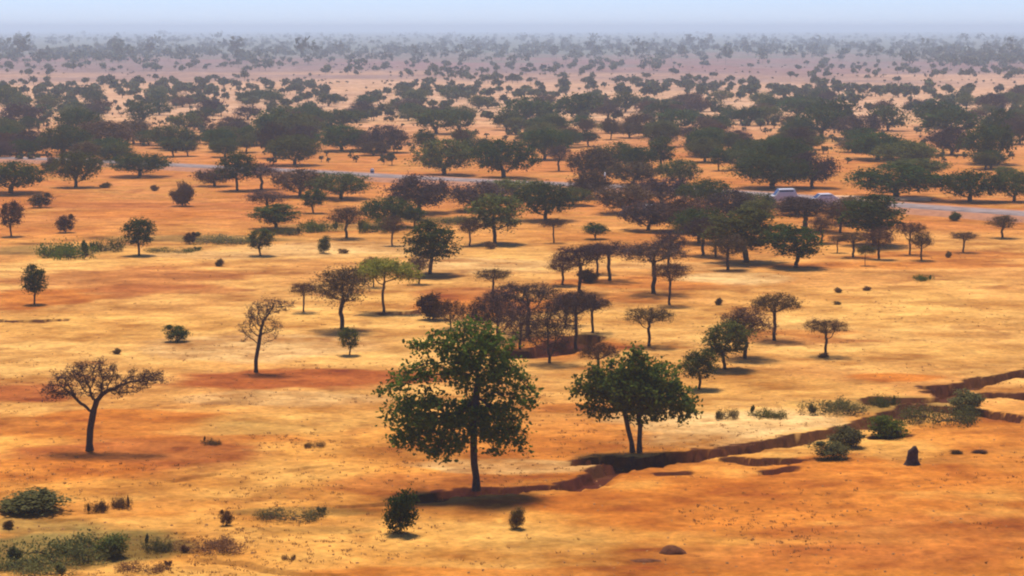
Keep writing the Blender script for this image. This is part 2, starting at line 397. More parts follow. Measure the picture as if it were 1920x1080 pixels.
def tree_kind(seed, lobes, fork, trunk_r, natt, nleaf, leaf, bare=False, twig=0.35, ntwig=3, step=0.28, root=None, k=5, spread=0.35, folded=False, flat=.5, droop=0.0, wtwig=0.012, edge=2.2, cl=28):
    rng = np.random.default_rng(seed)
    A, _ = in_lobes(rng, lobes, natt, 2.6)
    if root is None:
        bend = rng.normal(0, 0.025, (6, 2)).cumsum(0); bend[0] = 0
        root = [(bend[i, 0] * fork, bend[i, 1] * fork, fork * i / 5 - (0.15 if i == 0 else 0)) for i in range(6)]
    Pn, par = grow(rng, A, root, step, step * 1.3)
    R, ch = radii(par, 0.012, trunk_r)
    thick = R > 0
    tv, tq = tubes(Pn, par, R, k)
    # crown: twigs and leaf clumps round the finer nodes and the sample points
    fine = np.where((R < trunk_r * 0.30) & (np.arange(len(Pn)) > len(root)))[0]
    if len(fine) == 0: fine = np.arange(len(Pn) - 1, len(Pn))
    parts = []
    cid = rng.uniform(0, 1, len(Pn))
    f = rng.choice(fine, min(len(fine) * ntwig, 6000))
    d = rng.normal(0, 1, (len(f), 3)); d[:, 2] = np.abs(d[:, 2]) * .8 - droop; d /= np.linalg.norm(d, axis=1)[:, None]
    tipL = (twig * rng.uniform(.4, 1.3, len(f)))[:, None]
    B = Pn[f] + d * tipL
    parts.append(ribbons(rng, Pn[f], B, wtwig, 0.3 * cid[f]))
    if bare:  # second order twigs
        g = rng.integers(0, len(B), len(B) * 2)
        s0 = Pn[f][g] + (B[g] - Pn[f][g]) * rng.uniform(.3, 1, (len(g), 1))
        d2 = d[g] + rng.normal(0, .8, (len(g), 3)); d2 /= np.linalg.norm(d2, axis=1)[:, None]
        parts.append(ribbons(rng, s0, s0 + d2 * twig * .6 * rng.uniform(.4, 1.2, (len(g), 1)), wtwig * .8, 0.4 * cid[f][g]))
    if nleaf:
        lf = rng.integers(0, len(f), nleaf // 2)
        C1 = Pn[f][lf] + (B[lf] - Pn[f][lf]) * rng.uniform(.3, 1.1, (len(lf), 1)) + rng.normal(0, spread * .35, (len(lf), 3))
        t1 = cid[f][lf] * .6 + rng.uniform(0, .4, len(lf))
        # clustered leaf clouds on the lobes' shells
        nc = max(12, nleaf // cl)
        cc, kk = in_lobes(rng, lobes, nc, edge * 1.6)
        ci = rng.integers(0, nc, nleaf - nleaf // 2)
        C2 = cc[ci] + rng.normal(0, spread, (len(ci), 3)) * np.array((1, 1, .6))
        t2 = rng.uniform(0, 1, nc)[ci] * .6 + rng.uniform(0, .4, len(ci))
        C = np.concatenate([C1, C2]); t = np.concatenate([t1, t2])
        parts.append(leaves(rng, C, leaf, t, flat, .62, folded))
    cv, cq, ct = cat(parts)
    return (tv, tq), (cv, cq, ct)
def mk_pair(name, data, lm, bm):
    (tv, tq), (cv, cq, ct) = data
    return mk_mesh(name + "_trunk", tv, tq, bm, smooth=True), mk_mesh(name + "_crown", cv, cq, lm, ct)

# lobe recipes (metres, tree 5 m tall)
def umbrella_lobes(rng, W, z0, z1, n=7, fl=1.0):
    L = []
    zc = (z0 + z1) / 2; hz = (z1 - z0) / 2
    for i in range(n):
        a = rng.uniform(0, 2 * math.pi); r = W / 2 * rng.uniform(.2, .72)
        L.append((r * math.cos(a), r * math.sin(a), zc + hz * rng.uniform(-.35, .35) - hz * .25 * (r / (W / 2)), W * rng.uniform(.16, .27), W * rng.uniform(.16, .27), hz * rng.uniform(.45, .7) * fl, 1))
    L.append((0, 0, zc + hz * .25, W * .27, W * .27, hz * .7, 1))
    return L
def dome_lobes(rng, W, z0, z1, n=8):
    H = z1 - z0
    L = [(0, 0, z0 + H * .45, W * .40, W * .40, H * .46, 1.6)]
    for i in range(n):
        a = 2 * math.pi * (i + rng.uniform(-.3, .3)) / n; r = W / 2 * rng.uniform(.45, .72)
        L.append((r * math.cos(a), r * math.sin(a), z0 + H * rng.uniform(.30, .58), W * rng.uniform(.15, .23), W * rng.uniform(.15, .23), H * rng.uniform(.24, .36), 1.3))
    for i in range(3):
        a = rng.uniform(0, 6.28); r = W / 2 * rng.uniform(.1, .4)
        L.append((r * math.cos(a), r * math.sin(a), z0 + H * rng.uniform(.6, .76), W * rng.uniform(.16, .24), W * rng.uniform(.16, .24), H * .24, 1.3))
    return L
def build_library():
    lib = {}
    def add(kind, lobes_f, fork, tr, natt, nleaf, leaf, mats, nvar, **kw):
        for v in range(nvar):
            s = sum(ord(ch) for ch in kind) * 7 + v * 101
            rng = np.random.default_rng(s)
            data = tree_kind(s, lobes_f(rng), fork, tr, natt, nleaf, leaf, **kw)
            (tv, tq), (cv, cq, ct) = data
            tm = mk_mesh(kind + "_trunk", tv, tq, M_barkd, smooth=True)
            for mk in mats:
                lib.setdefault((kind, mk), []).append((tm, mk_mesh(kind + "_crown", cv, cq, M[mk], ct)))
    # dense spreading acacia 7.6 m wide
    add('G', lambda r: dome_lobes(r, 7.6, .8, 5.0, 9), 1.0, .24, 170, 10500, .12, ['dark', 'olive', 'brown', 'purple'], 5, step=.4, spread=.30, edge=3.6, cl=12)
    add('F', lambda r: dome_lobes(r, 7.6, .6, 5.0, 8), .9, .24, 60, 3300, .20, ['dark', 'olive', 'brown', 'purple'], 4, step=.6, spread=.38, ntwig=2, k=4, edge=3.6, cl=9)
    # round leafy tree 4 m wide
    add('R', lambda r: dome_lobes(r, 4.0, 1.15, 5.0, 6), 1.3, .13, 120, 6000, .10, ['dark', 'olive', 'fresh', 'brown'], 4, step=.3, spread=.24, cl=16, edge=3)
    # bare flat-topped acacia 5.5 m wide
    add('B', lambda r: dome_lobes(r, 5.6, 2.9, 5.0, 8), 1.8, .16, 300, 5200, .06, ['brown', 'purple'], 5, bare=True, step=.26, twig=.42, ntwig=5, wtwig=.014)
    # rounder twiggy tree 4 m wide
    add('L', lambda r: dome_lobes(r, 4.0, 1.9, 5.0, 7), 1.6, .14, 240, 5200, .065, ['brown', 'purple', 'olive'], 4, bare=True, step=.26, twig=.4, ntwig=5, wtwig=.014)
    # many-stemmed thorn bush-tree 5 m wide
    add('T', lambda r: dome_lobes(r, 5.4, .7, 5.0, 9), .5, .14, 320, 4200, .065, ['brown', 'purple'], 3, bare=True, step=.28, twig=.45, ntwig=4, wtwig=.014)
    # shrub 2 m wide, 1.5 m tall
    add('S', lambda r: [(r.uniform(-.5, .5), r.uniform(-.4, .4), r.uniform(.45, .95), r.uniform(.35, .5), r.uniform(.35, .5), r.uniform(.35, .5), 1) for _ in range(6)] + [(0, 0, .5, .6, .6, .45, 1)], .12, .04, 110, 6500, .055, ['dark', 'olive', 'brown', 'fresh', 'cover', 'tuft'], 4, step=.13, twig=.22, spread=.12, wtwig=.008)
    # low mat of plants 3 m wide, .5 m tall
    add('C', lambda r: [(r.uniform(-1.2, 1.2), r.uniform(-1.0, 1.0), r.uniform(.08, .22), r.uniform(.3, .6), r.uniform(.3, .6), r.uniform(.12, .24), 1) for _ in range(22)], .05, .02, 110, 7000, .036, ['cover', 'olive', 'fresh', 'brown', 'tuft'], 3, step=.16, twig=.15, spread=.10, wtwig=.006)
    return lib
LIB = build_library()
DIM = {'G': (7.6, 5.0), 'F': (7.6, 5.0), 'R': (4.0, 5.0), 'B': (5.6, 5.0), 'L': (4.0, 5.0), 'S': (2.0, 1.4), 'C': (3.2, .45)}
# true extents of every variant, so that a copy can be scaled to a measured width and height
EXT = {}
for key, lst in LIB.items():
    for i, (tm, cm) in enumerate(lst):
        co = np.zeros(len(cm.vertices) * 3, np.float32); cm.vertices.foreach_get("co", co); co = co.reshape(-1, 3)
        q = 3.0 if key[0] == 'R' else 1.8 if key[0] in 'GF' else .8
        lo, hi = np.percentile(co, q, axis=0), np.percentile(co, 100 - q * .5, axis=0); hi[0] = np.percentile(co[:, 0], 100 - q)
        EXT[key, i] = (lo[0], hi[0], hi[2])
NAMES = {'G': ('acacia_tree', 'tree'), 'F': ('acacia_tree', 'tree'), 'R': ('round_tree', 'tree'), 'B': ('bare_acacia', 'tree'), 'L': ('twiggy_tree', 'tree'), 'T': ('thorn_tree', 'tree'), 'S': ('shrub', 'shrub'), 'C': ('low_plant', 'plant')}
PARTS = {'S': ('stems', 'foliage'), 'C': ('stems', 'foliage')}
rnd = random.Random(5)
def place(kind, mk, x, yb, yt, w, label, group=None, var=None, mirror=None):
    if kind == 'R' and mk == 'purple': mk = 'brown'
    lst = LIB[kind, mk]; i = rnd.randrange(len(lst)) if var is None else var % len(lst)
    tm, cm = lst[i]; x0, x1, h = EXT[(kind, mk), i]
    X, Y = P(x, yb)
    gz = ground_z(X, Y)
    W = w / F * Y / math.cos(TH) * 0.985 * (1.1 if kind in 'BL' else 1); H = max(zat(Y, yt), gz + .1) - gz
    name, c = NAMES[kind]
    e = bpy.data.objects.new(name, None); COL.objects.link(e); e.empty_display_size = .3
    sx = W / (x1 - x0); sz = H / h
    sgn = rnd.choice((-1, 1)) if mirror is None else mirror
    e.location = (X, Y, gz - 0.04)
    # turning the tree by 0 or 180 degrees keeps its measured width
    e.rotation_euler = (0, 0, 0 if sgn > 0 else math.pi)
    e.scale = (sx, sx * rnd.uniform(.85, 1.1), sz)
    tag(e, label, c, group)
    a, b = PARTS.get(kind, ('trunk', 'crown'))
    link(a, tm, e); link(b, cm, e)
    return e

# ------------------------------------------------------------------ the ground sheet
def build_ground():
    ys = [-60, 0, 40, 60]
    ys += list(np.arange(70, 84, .6)) + list(np.arange(84, 150, .2))
    y = 150.0
    while y < 13500:
        ys.append(y); y += max(.3, (y / 150) ** 1.6 * .32)
    ys = np.array(ys); n = 560
    u = np.linspace(-1, 1, n)
    Y, U = np.meshgrid(ys, u, indexing='ij')
    half = 12 + 0.30 * np.maximum(Y, 60)
    # beyond the fine strip the sheet widens so that its edges stay far out of sight
    half = half * (1 + 0.6 * sstep(0.93, 1.0, np.abs(U)))
    X = U * half
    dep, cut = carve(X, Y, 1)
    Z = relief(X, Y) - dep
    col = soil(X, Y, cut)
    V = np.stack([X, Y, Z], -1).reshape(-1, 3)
    r, c = len(ys), n
    i = (np.arange(r - 1)[:, None] * c + np.arange(c - 1)[None]).ravel()
    Q = np.stack([i, i + 1, i + c + 1, i + c], -1)
    me = mk_mesh("ground", V, Q, M_ground, smooth=True)
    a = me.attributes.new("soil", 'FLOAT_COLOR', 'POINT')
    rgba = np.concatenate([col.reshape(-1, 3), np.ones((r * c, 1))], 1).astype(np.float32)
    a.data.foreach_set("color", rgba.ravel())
    return tag(link("ground", me), kind="structure")
build_ground()

def strip(name, path, width, thick, mat, edge=0.0, off=0.0):
    pts = [np.array(P(*p)) for p in path]
    # resample
    fine = []
    for a, b in zip(pts[:-1], pts[1:]):
        m = max(2, int(np.linalg.norm(b - a) / 1.5))
        for t in range(m): fine.append(a + (b - a) * t / m)
    fine.append(pts[-1]); fine = np.array(fine)
    ker = np.ones(15) / 15
    pad = np.concatenate([np.repeat(fine[:1], 7, 0), fine, np.repeat(fine[-1:], 7, 0)])
    fine = np.stack([np.convolve(pad[:, 0], ker, 'valid'), np.convolve(pad[:, 1], ker, 'valid')], 1)
    d = np.gradient(fine, axis=0); d /= np.linalg.norm(d, axis=1)[:, None]
    nn = np.stack([-d[:, 1], d[:, 0]], 1)
    zc = relief(fine[:, 0], fine[:, 1])
    for _ in range(4): zc = np.convolve(np.concatenate([[zc[0]] * 5, zc, [zc[-1]] * 5]), np.ones(11) / 11, 'valid')
    offs = [(-width / 2 - edge, -0.6), (-width / 2, thick), (0, thick + .03), (width / 2, thick), (width / 2 + edge, -0.6)]
    V = []
    for o, z in offs:
        jig = 0.25 * (fbm(fine[:, 0] / 3, fine[:, 1] / 3 + o, 8, 2) - .5)
        V.append(np.stack([fine[:, 0] + nn[:, 0] * (o + off + jig), fine[:, 1] + nn[:, 1] * (o + off + jig), zc + z], 1))
    V = np.stack(V, 1); n = len(fine); k = len(offs)
    i = (np.arange(n - 1)[:, None] * k + np.arange(k - 1)[None]).ravel()
    Q = np.stack([i, i + 1, i + k + 1, i + k], -1)
    me = mk_mesh(name, V.reshape(-1, 3), Q[:, ::-1], mat, smooth=False)
    return tag(link(name, me), kind="structure"), fine, zc
ROAD = [(-260, 300), (-100, 300), (60, 302), (200, 307), (350, 315), (560, 325), (700, 336), (800, 342), (900, 346), (1050, 352), (1200, 358), (1350, 366), (1500, 377), (1620, 388), (1700, 394), (1800, 400), (1920, 407), (2100, 420)]
strip("road_embankment", ROAD, 9.5, 0.42, mat_plain("embankment_soil", (0.40, 0.17, 0.08), 1, .2, .8), 2.2)
strip("road", ROAD, 5.0, 0.50, M_asphalt, 0.5, 0.0)
strip("path", [(1300, 366), (1400, 368), (1500, 370), (1580, 372), (1700, 373), (1790, 376)], 3.0, 0.16, M_track, 0.8)

# ------------------------------------------------------------------ the two big leafy trees and the two big bare trees
def custom(name, base, lobes_px, label, cat_, mats, seed, trunk_px=None, **kw):
    """lobes_px: (px x, px y, rx px, rz px, depth offset m, depth radius m, weight)"""
    X, Y = P(*base); gz = ground_z(X, Y); s = Y / F / math.cos(TH) * .985
    L = []
    for lx, ly, rx, rz, dy, ry, w in lobes_px:
        L.append(((lx - base[0]) * s, dy, zat(Y, ly) - gz, rx * s, ry, rz * s, w))
    e = bpy.data.objects.new(name, None); COL.objects.link(e); e.location = (X, Y, gz); tag(e, label, cat_)
    root = kw.pop('root_px', None); roots = []
    if root: roots = [[((px - base[0]) * s, dy, (zat(Y, py) - gz)) for px, py, dy in r] for r in root]
    return e, L, roots
e, L, roots = custom('broadleaf_tree', (894, 916), [
    (885, 650, 62, 50, 0, 1.3, 1.1), (905, 700, 80, 45, .3, 1.5, 1.0), (835, 645, 36, 32, .5, .8, .7), (935, 655, 42, 32, -.2, .9, .9), (965, 700, 34, 34, .2, .8, .5), (790, 640, 18, 24, .1, .5, .5),
    (785, 665, 38, 36, .2, .8, .40), (765, 715, 55, 36, -.2, 1.0, .50), (732, 740, 36, 28, .2, .8, .4), (820, 700, 50, 40, .4, 1.0, .60),
    (800, 775, 72, 42, 0, 1.7, 1.2), (770, 815, 45, 32, .2, 1.2, 1.1), (830, 820, 50, 38, -.5, 1.4, 1.2), (890, 790, 60, 42, .4, 1.8, 1.1), (815, 855, 24, 16, 0, .6, .9),
    (940, 790, 48, 45, 0, 1.5, 1.0), (965, 830, 36, 26, .2, 1.1, 1.2), (980, 740, 36, 40, 0, 1.0, .55), (925, 848, 28, 14, -.4, .6, .9), (722, 775, 24, 34, 0, .6, .5), (1005, 765, 18, 28, 0, .6, .45)],
    "largest leafy dark green tree, on one thick trunk at the gully's left end", "tree", None, 11,
    root_px=[[(893, 920, 0), (893, 895, 0), (889, 870, 0.03), (888, 840, .05), (888, 810, .02), (890, 780, 0), (893, 745, 0), (897, 705, 0.05)]])
data = tree_kind(11, L, 0, .17, 760, 12500, .10, step=.22, root=roots[0], k=8, spread=.25, folded=True, flat=.2, twig=.42, ntwig=3, wtwig=.010, edge=1.7)
t, c = mk_pair('broadleaf_tree', data, M['fresh'], M_barkd); link('trunk', t, e); link('crown', c, e)

e, L, roots = custom('twin_trunk_tree', (1192, 845), [
    (1190, 735, 80, 42, 0, 1.6, 1.1), (1130, 730, 55, 38, .2, 1.3, 1.0), (1250, 745, 48, 40, 0, 1.3, 1.1), (1185, 700, 60, 30, .2, 1.1, .7), (1240, 700, 36, 26, 0, .9, .6), (1125, 775, 30, 18, 0, .8, 1.1),
    (1215, 655, 28, 24, .2, .7, .20), (1180, 660, 22, 22, 0, .6, .22), (1120, 695, 38, 26, 0, .7, .5), (1282, 765, 28, 26, 0, .8, 1.0), (1080, 722, 24, 26, 0, .6, .5), (1098, 770, 24, 20, 0, .6, .9), (1210, 775, 50, 22, .3, 1.0, 1.0), (1298, 735, 10, 18, 0, .4, .3), (1250, 660, 14, 20, 0, .5, .10)],
    "leafy green tree on two slim trunks, beside and right of the largest tree", "tree", None, 12,
    root_px=[[(1186, 848, 0), (1184, 830, 0), (1178, 808, .05), (1173, 785, .1), (1168, 765, .1), (1165, 750, .1)], [(1199, 848, 0), (1199, 825, .0), (1200, 800, -.05), (1197, 780, -.05), (1196, 765, 0), (1200, 740, 0)]])
for q, (rt, seed) in enumerate(zip(roots, (31, 32))):
    Lq = [l for l in L if (l[0] < 0.35 if q == 0 else l[0] > -.35)]
    data = tree_kind(seed, Lq, 0, .125, 300, 5200, .105, step=.22, root=rt, k=8, spread=.25, folded=True, flat=.2, twig=.38, ntwig=3, wtwig=.010, edge=1.7)
    t, c = mk_pair('twin_trunk_tree', data, M['fresh'], M_barkd); link('trunk', t, e); link('crown', c, e)

e, L, roots = custom('bare_spreading_tree', (168, 842), [
    (130, 715, 45, 28, 0, 1.3, 1), (180, 700, 50, 24, .2, 1.5, 1), (103, 738, 28, 20, 0, .8, 1.3), (215, 720, 40, 28, -.1, 1.2, 1), (265, 712, 42, 20, 0, 1.0, 2.2), (298, 712, 26, 16, .1, .7, 2.4), (160, 735, 40, 18, -.4, 1.2, .5), (240, 735, 28, 12, 0, .8, .8)],
    "bare flat-topped thorn tree spreading wide, standing alone at the lower left", "tree", None, 13,
    root_px=[[(168, 845, 0), (168, 832, 0), (169, 818, 0), (170, 805, .02), (172, 795, 0), (174, 786, 0)]])
data = tree_kind(13, L, 0, .18, 700, 4000, .05, step=.2, root=roots[0], k=7, bare=True, twig=.34, ntwig=4, wtwig=.010, spread=.15)
t, c = mk_pair('bare_spreading_tree', data, M['purple'], M_barkd); link('trunk', t, e); link('crown', c, e)

e, L, roots = custom('bare_upright_tree', (480, 698), [
    (490, 590, 30, 30, 0, 1.1, 1), (515, 575, 32, 18, 0, 1.0, 1.3), (465, 615, 18, 26, 0, .7, .6), (520, 620, 16, 20, .1, .6, .8), (545, 572, 16, 10, 0, .5, 1.2), (455, 640, 10, 14, 0, .4, .4), (500, 625, 14, 24, 0, .5, .6)],
    "tall thin bare tree leaning right, on the red soil strip left of centre", "tree", None, 14,
    root_px=[[(480, 700, 0), (480, 690, 0), (480, 676, 0), (483, 660, 0), (486, 645, .05), (488, 632, .05)]])
data = tree_kind(14, L, 0, .13, 420, 1500, .05, step=.22, root=roots[0], k=7, bare=True, twig=.36, ntwig=4, wtwig=.011, spread=.15)
t, c = mk_pair('bare_upright_tree', data, M['purple'], M_barkd); link('trunk', t, e); link('crown', c, e)

# ------------------------------------------------------------------ trees and shrubs in front of the road, one by one
FRONT = [
 ('B','brown',570,587,528,48,"small brown flat-topped tree just left of the dark round-headed brown tree"),
 ('L','brown',642,620,498,100,"dense dark brown tree on a straight trunk, immediately left of the yellow-green tree"),
 ('R','olive',655,667,615,32,"small green sapling on a thin crooked stem below the dense dark brown tree"),
 ('B','yellow',720,587,484,112,"yellow-green tree with a thin airy crown"),
 ('B','brown',700,540,480,38,"thin bare tree poking up behind the yellow-green tree"),
 ('R','dark',807,518,418,82,"dark green rounded tree standing up and right of the yellow-green tree"),
 ('L','brown',785,535,478,42,"small brown tree at the left foot of the dark green rounded tree"),
 ('B','brown',924,560,503,62,"small bare umbrella tree at the back edge of the purple-brown thicket"),
 ('B','purple',990,625,528,115,"flat-topped purple-brown tree, highest in the thicket behind the largest tree"),
 ('T','purple',935,640,540,110,"purple-brown bare tree in the thicket straight above the largest tree"),
 ('T','purple',1030,680,562,105,"dark purple-brown tree with trunk foot at the second gully, behind the largest tree"),
 ('T','purple',975,655,565,96,"low tangled purple-brown thorn tree in the middle of the thicket"),
 ('T','brown',1060,612,548,80,"brown tangled thorn tree at the back of the thicket"),
 ('T','brown',925,600,545,70,"small brown thorn tree at the thicket's back left"),
 ('B','purple',1080,640,543,85,"purple-brown flat-topped tree at the right side of the thicket"),
 ('B','brown',1110,625,553,70,"slim brown tree ending the thicket on its right"),
 ('T','purple',890,640,562,72,"low grey-purple tree ending the thicket on its left"),
 ('T','brown',845,618,560,60,"low reddish bare bush-like tree left of the purple thicket"),
 ('S','brown',812,600,548,58,"reddish brown bare shrub right of the yellow-green tree"),
 ('L','brown',1055,537,475,56,"round brown tree at the left end of the umbrella tree group"),
 ('B','purple',1088,552,458,92,"dark umbrella tree on a tall trunk, second in the group left of centre right"),
 ('B','purple',1142,528,452,96,"dark dense umbrella tree with a short thick trunk in the umbrella group"),
 ('S','brown',1103,532,503,40,"brown shrub between the trunks of the umbrella tree group"),
 ('B','brown',1120,515,455,60,"thin-trunked umbrella tree behind the umbrella tree group"),
 ('B','purple',1226,553,450,110,"wide dark umbrella tree on a long trunk, right of the umbrella group"),
 ('B','brown',1256,575,490,66,"brown tree on a tall trunk standing in front of the wide dark umbrella tree"),
 ('L','purple',1255,500,430,60,"purple-brown tree just behind the wide dark umbrella tree"),
 ('R','dark',1116,448,418,40,"tiny dark green lollipop tree on pale sand above the umbrella group"),
 ('L','brown',1365,507,440,68,"dark brown tree leaning at the left foot of the big bushy green tree"),
 ('R','olive',1398,492,395,118,"big bushy dark green tree with a heavy round crown, right of centre"),
 ('R','dark',1491,503,425,86,"compact dark green tree with a flat crown base, right of the big bushy tree"),
 ('L','purple',1318,478,405,72,"grey-purple tree left of the big bushy green tree"),
 ('L','brown',1342,482,415,50,"brown slim tree between the grey-purple tree and the big bushy tree"),
 ('B','brown',1570,475,440,34,"very small thin umbrella tree, first in the row at right"),
 ('B','brown',1600,484,435,62,"small brown umbrella tree, second in the row at right"),
 ('B','olive',1622,500,460,30,"tiny pale thin tree standing nearest in the row at right"),
 ('L','brown',1648,487,425,54,"red-brown tree under the dark green road tree at right"),
 ('R','dark',1638,460,368,95,"dark green leafy tree against the road at right, taller than the row before it"),
 ('B','brown',1706,478,415,52,"brown flat-topped tree, left one of the touching pair at right"),
 ('L','brown',1727,489,432,42,"brown tree, right one of the touching pair at right"),
 ('B','brown',1807,474,433,48,"single small umbrella tree on orange soil far right"),
 ('L','brown',1880,445,402,52,"faint brown tree by the road at the right edge"),
 ('S','dark',1790,413,397,22,"dark shrub on the near edge of the road at right"),
 ('B','brown',1548,667,596,74,"small lone umbrella tree with a crooked trunk, right of centre"),
 ('B','brown',1452,638,548,86,"brown two-tiered bare tree left of the small lone umbrella tree"),
 ('L','brown',1396,672,577,92,"brown tree directly behind the small round green tree"),
 ('R','olive',1360,693,605,74,"small round green tree on a slanting stem"),
 ('R','olive',1312,728,655,60,"small green-brown tree beside the twin-trunk tree's right"),
 ('B','brown',1217,650,575,84,"wispy brown flat-topped tree behind the twin-trunk tree"),
 ('B','brown',1122,715,642,70,"wispy low brown tree showing over the twin-trunk tree's left half"),
 ('R','brown',22,443,378,36,"narrow vase-shaped brown tree at the left edge"),
 ('S','brown',122,437,401,34,"brown upright shrub right of the vase-shaped tree"),
 ('R','dark',262,481,411,50,"dark green egg-shaped tree right of the green weed patch"),
 ('R','dark',65,571,497,38,"small dark green tree on a thin trunk at the left edge"),
 ('R','olive',489,481,429,42,"small round olive tree on two thin stems"),
 ('S','dark',333,643,609,44,"dark spiky shrub alone on pale sand"),
 ('S','olive',607,476,442,22,"slim cone-shaped shrub right of the small round olive tree"),
 ('L','brown',650,446,386,64,"reddish brown rounded tree above the yellow-green tree, left"),
 ('L','brown',736,460,404,42,"small brown tree left of the dark green rounded tree"),
 ('L','brown',881,460,405,42,"small brown-green tree, left one of three behind the largest tree"),
 ('R','olive',930,456,368,84,"dark olive tree, middle one of three behind the largest tree"),
 ('B','brown',1038,455,408,46,"thin wispy tree, right one of three behind the largest tree"),
 ('S','brown',342,384,341,42,"brown fan-shaped bush on open orange ground at upper left"),
 ('S','brown',75,389,361,42,"brown bush near the left edge below the road"),
 ('L','purple',500,400,355,72,"purple-brown tree stacked behind the dark green tree at upper left of centre"),
 ('R','dark',518,430,384,74,"dark green tree in front of the purple-brown one at upper left of centre"),
 ('R','dark',588,398,355,38,"small dark green tree right of the stacked pair"),
 ('G','dark',727,425,370,92,"dark green spreading tree above the yellow-green tree"),
 ('R','dark',776,425,390,38,"small dark round tree touching the dark green spreading tree"),
 ('G','purple',786,398,330,106,"wide purple-brown dome tree just before the road, left of centre"),
 ('G','olive',640,372,325,98,"flat green tree before the road where the asphalt shows"),
 ('G','brown',562,368,318,92,"brown-green spreading tree before the road, right of the tall dark green one"),
 ('R','dark',446,358,288,58,"tall dark green tree before the road at left"),
 ('L','purple',490,356,305,66,"purple-brown tree touching the tall dark green tree on its right"),
 ('G','brown',402,350,315,66,"low brown tree touching the tall dark green tree on its left"),
 ('G','dark',262,332,288,102,"long low dark green tree over the road at left"),
 ('G','olive',143,352,286,86,"dome-shaped green tree over the road at left"),
 ('G','dark',20,364,304,124,"large dark green tree cut by the left edge"),
 ('S','brown',95,325,293,30,"brown shrub beyond the road between the two leftmost domes"),
 ('G','purple',898,395,342,98,"purple-brown spreading tree before the road, near centre"),
 ('G','olive',965,372,337,118,"long flat green tree before the road at centre"),
 ('G','dark',1022,413,345,104,"dark green umbrella tree right of centre top, clear trunk below"),
 ('G','olive',1075,385,352,70,"olive low tree touching the dark green umbrella tree"),
 ('G','brown',1105,372,322,74,"brown tree left of the white post"),
 ('G','brown',1170,400,345,100,"brown-green tree right of the white post"),
 ('G','purple',1240,385,335,112,"purple-brown tree of the thick wood before the road"),
 ('G','olive',1325,392,338,96,"olive tree of the thick wood, sloping to the right"),
 ('G','purple',1215,432,378,92,"purple-brown tree behind the pale rock in the thick wood"),
 ('G','brown',1285,432,372,108,"brown tree in the front of the thick wood"),
 ('G','purple',1370,415,358,90,"grey-purple tree of the thick wood left of the parked cars"),
 ('G','dark',1310,455,392,90,"dark tree at the thick wood's front edge"),
 ('R','olive',1420,425,375,60,"olive tree above the big bushy tree"),
 ('L','purple',1508,432,367,110,"grey-purple tree in front of the two white cars"),
 ('G','purple',1494,404,370,76,"small purple-brown tree standing between the two white cars"),
 ('G','brown',1606,420,370,98,"brown spreading tree hiding the road right of the white cars"),
 ('G','olive',1415,405,362,70,"olive tree hiding the road left of the white cars"),
 ('L','brown',1575,436,385,60,"brown tree right of the two white cars"),
 ('L','brown',1540,455,405,50,"thin brown tree below the two white cars"),
]
for k in ('B',):
    for mk in ('yellow', 'olive'):
        LIB[k, mk] = []
        for i, (tm, cm) in enumerate(LIB[k, 'brown'][:2]):
            s = 900 + i
            data = tree_kind(s, umbrella_lobes(np.random.default_rng(s), 5.6, 2.9, 5.0, 8, 1), 2.0, .12, 200, 5200, .11, step=.26, spread=.28, twig=.4, ntwig=4)
            t, c = mk_pair('airy_tree', data, M[mk], M_bark)
            co = np.zeros(len(c.vertices) * 3, np.float32); c.vertices.foreach_get("co", co); co = co.reshape(-1, 3)
            lo, hi = np.percentile(co, 0.7, axis=0), np.percentile(co, 99.3, axis=0)
            EXT[(k, mk), i] = (lo[0], hi[0], hi[2]); LIB[k, mk].append((t, c))
for i, (k, mk, x, yb, yt, w, lab) in enumerate(FRONT):
    place(k, mk, x, yb, yt, w, lab, var=i)

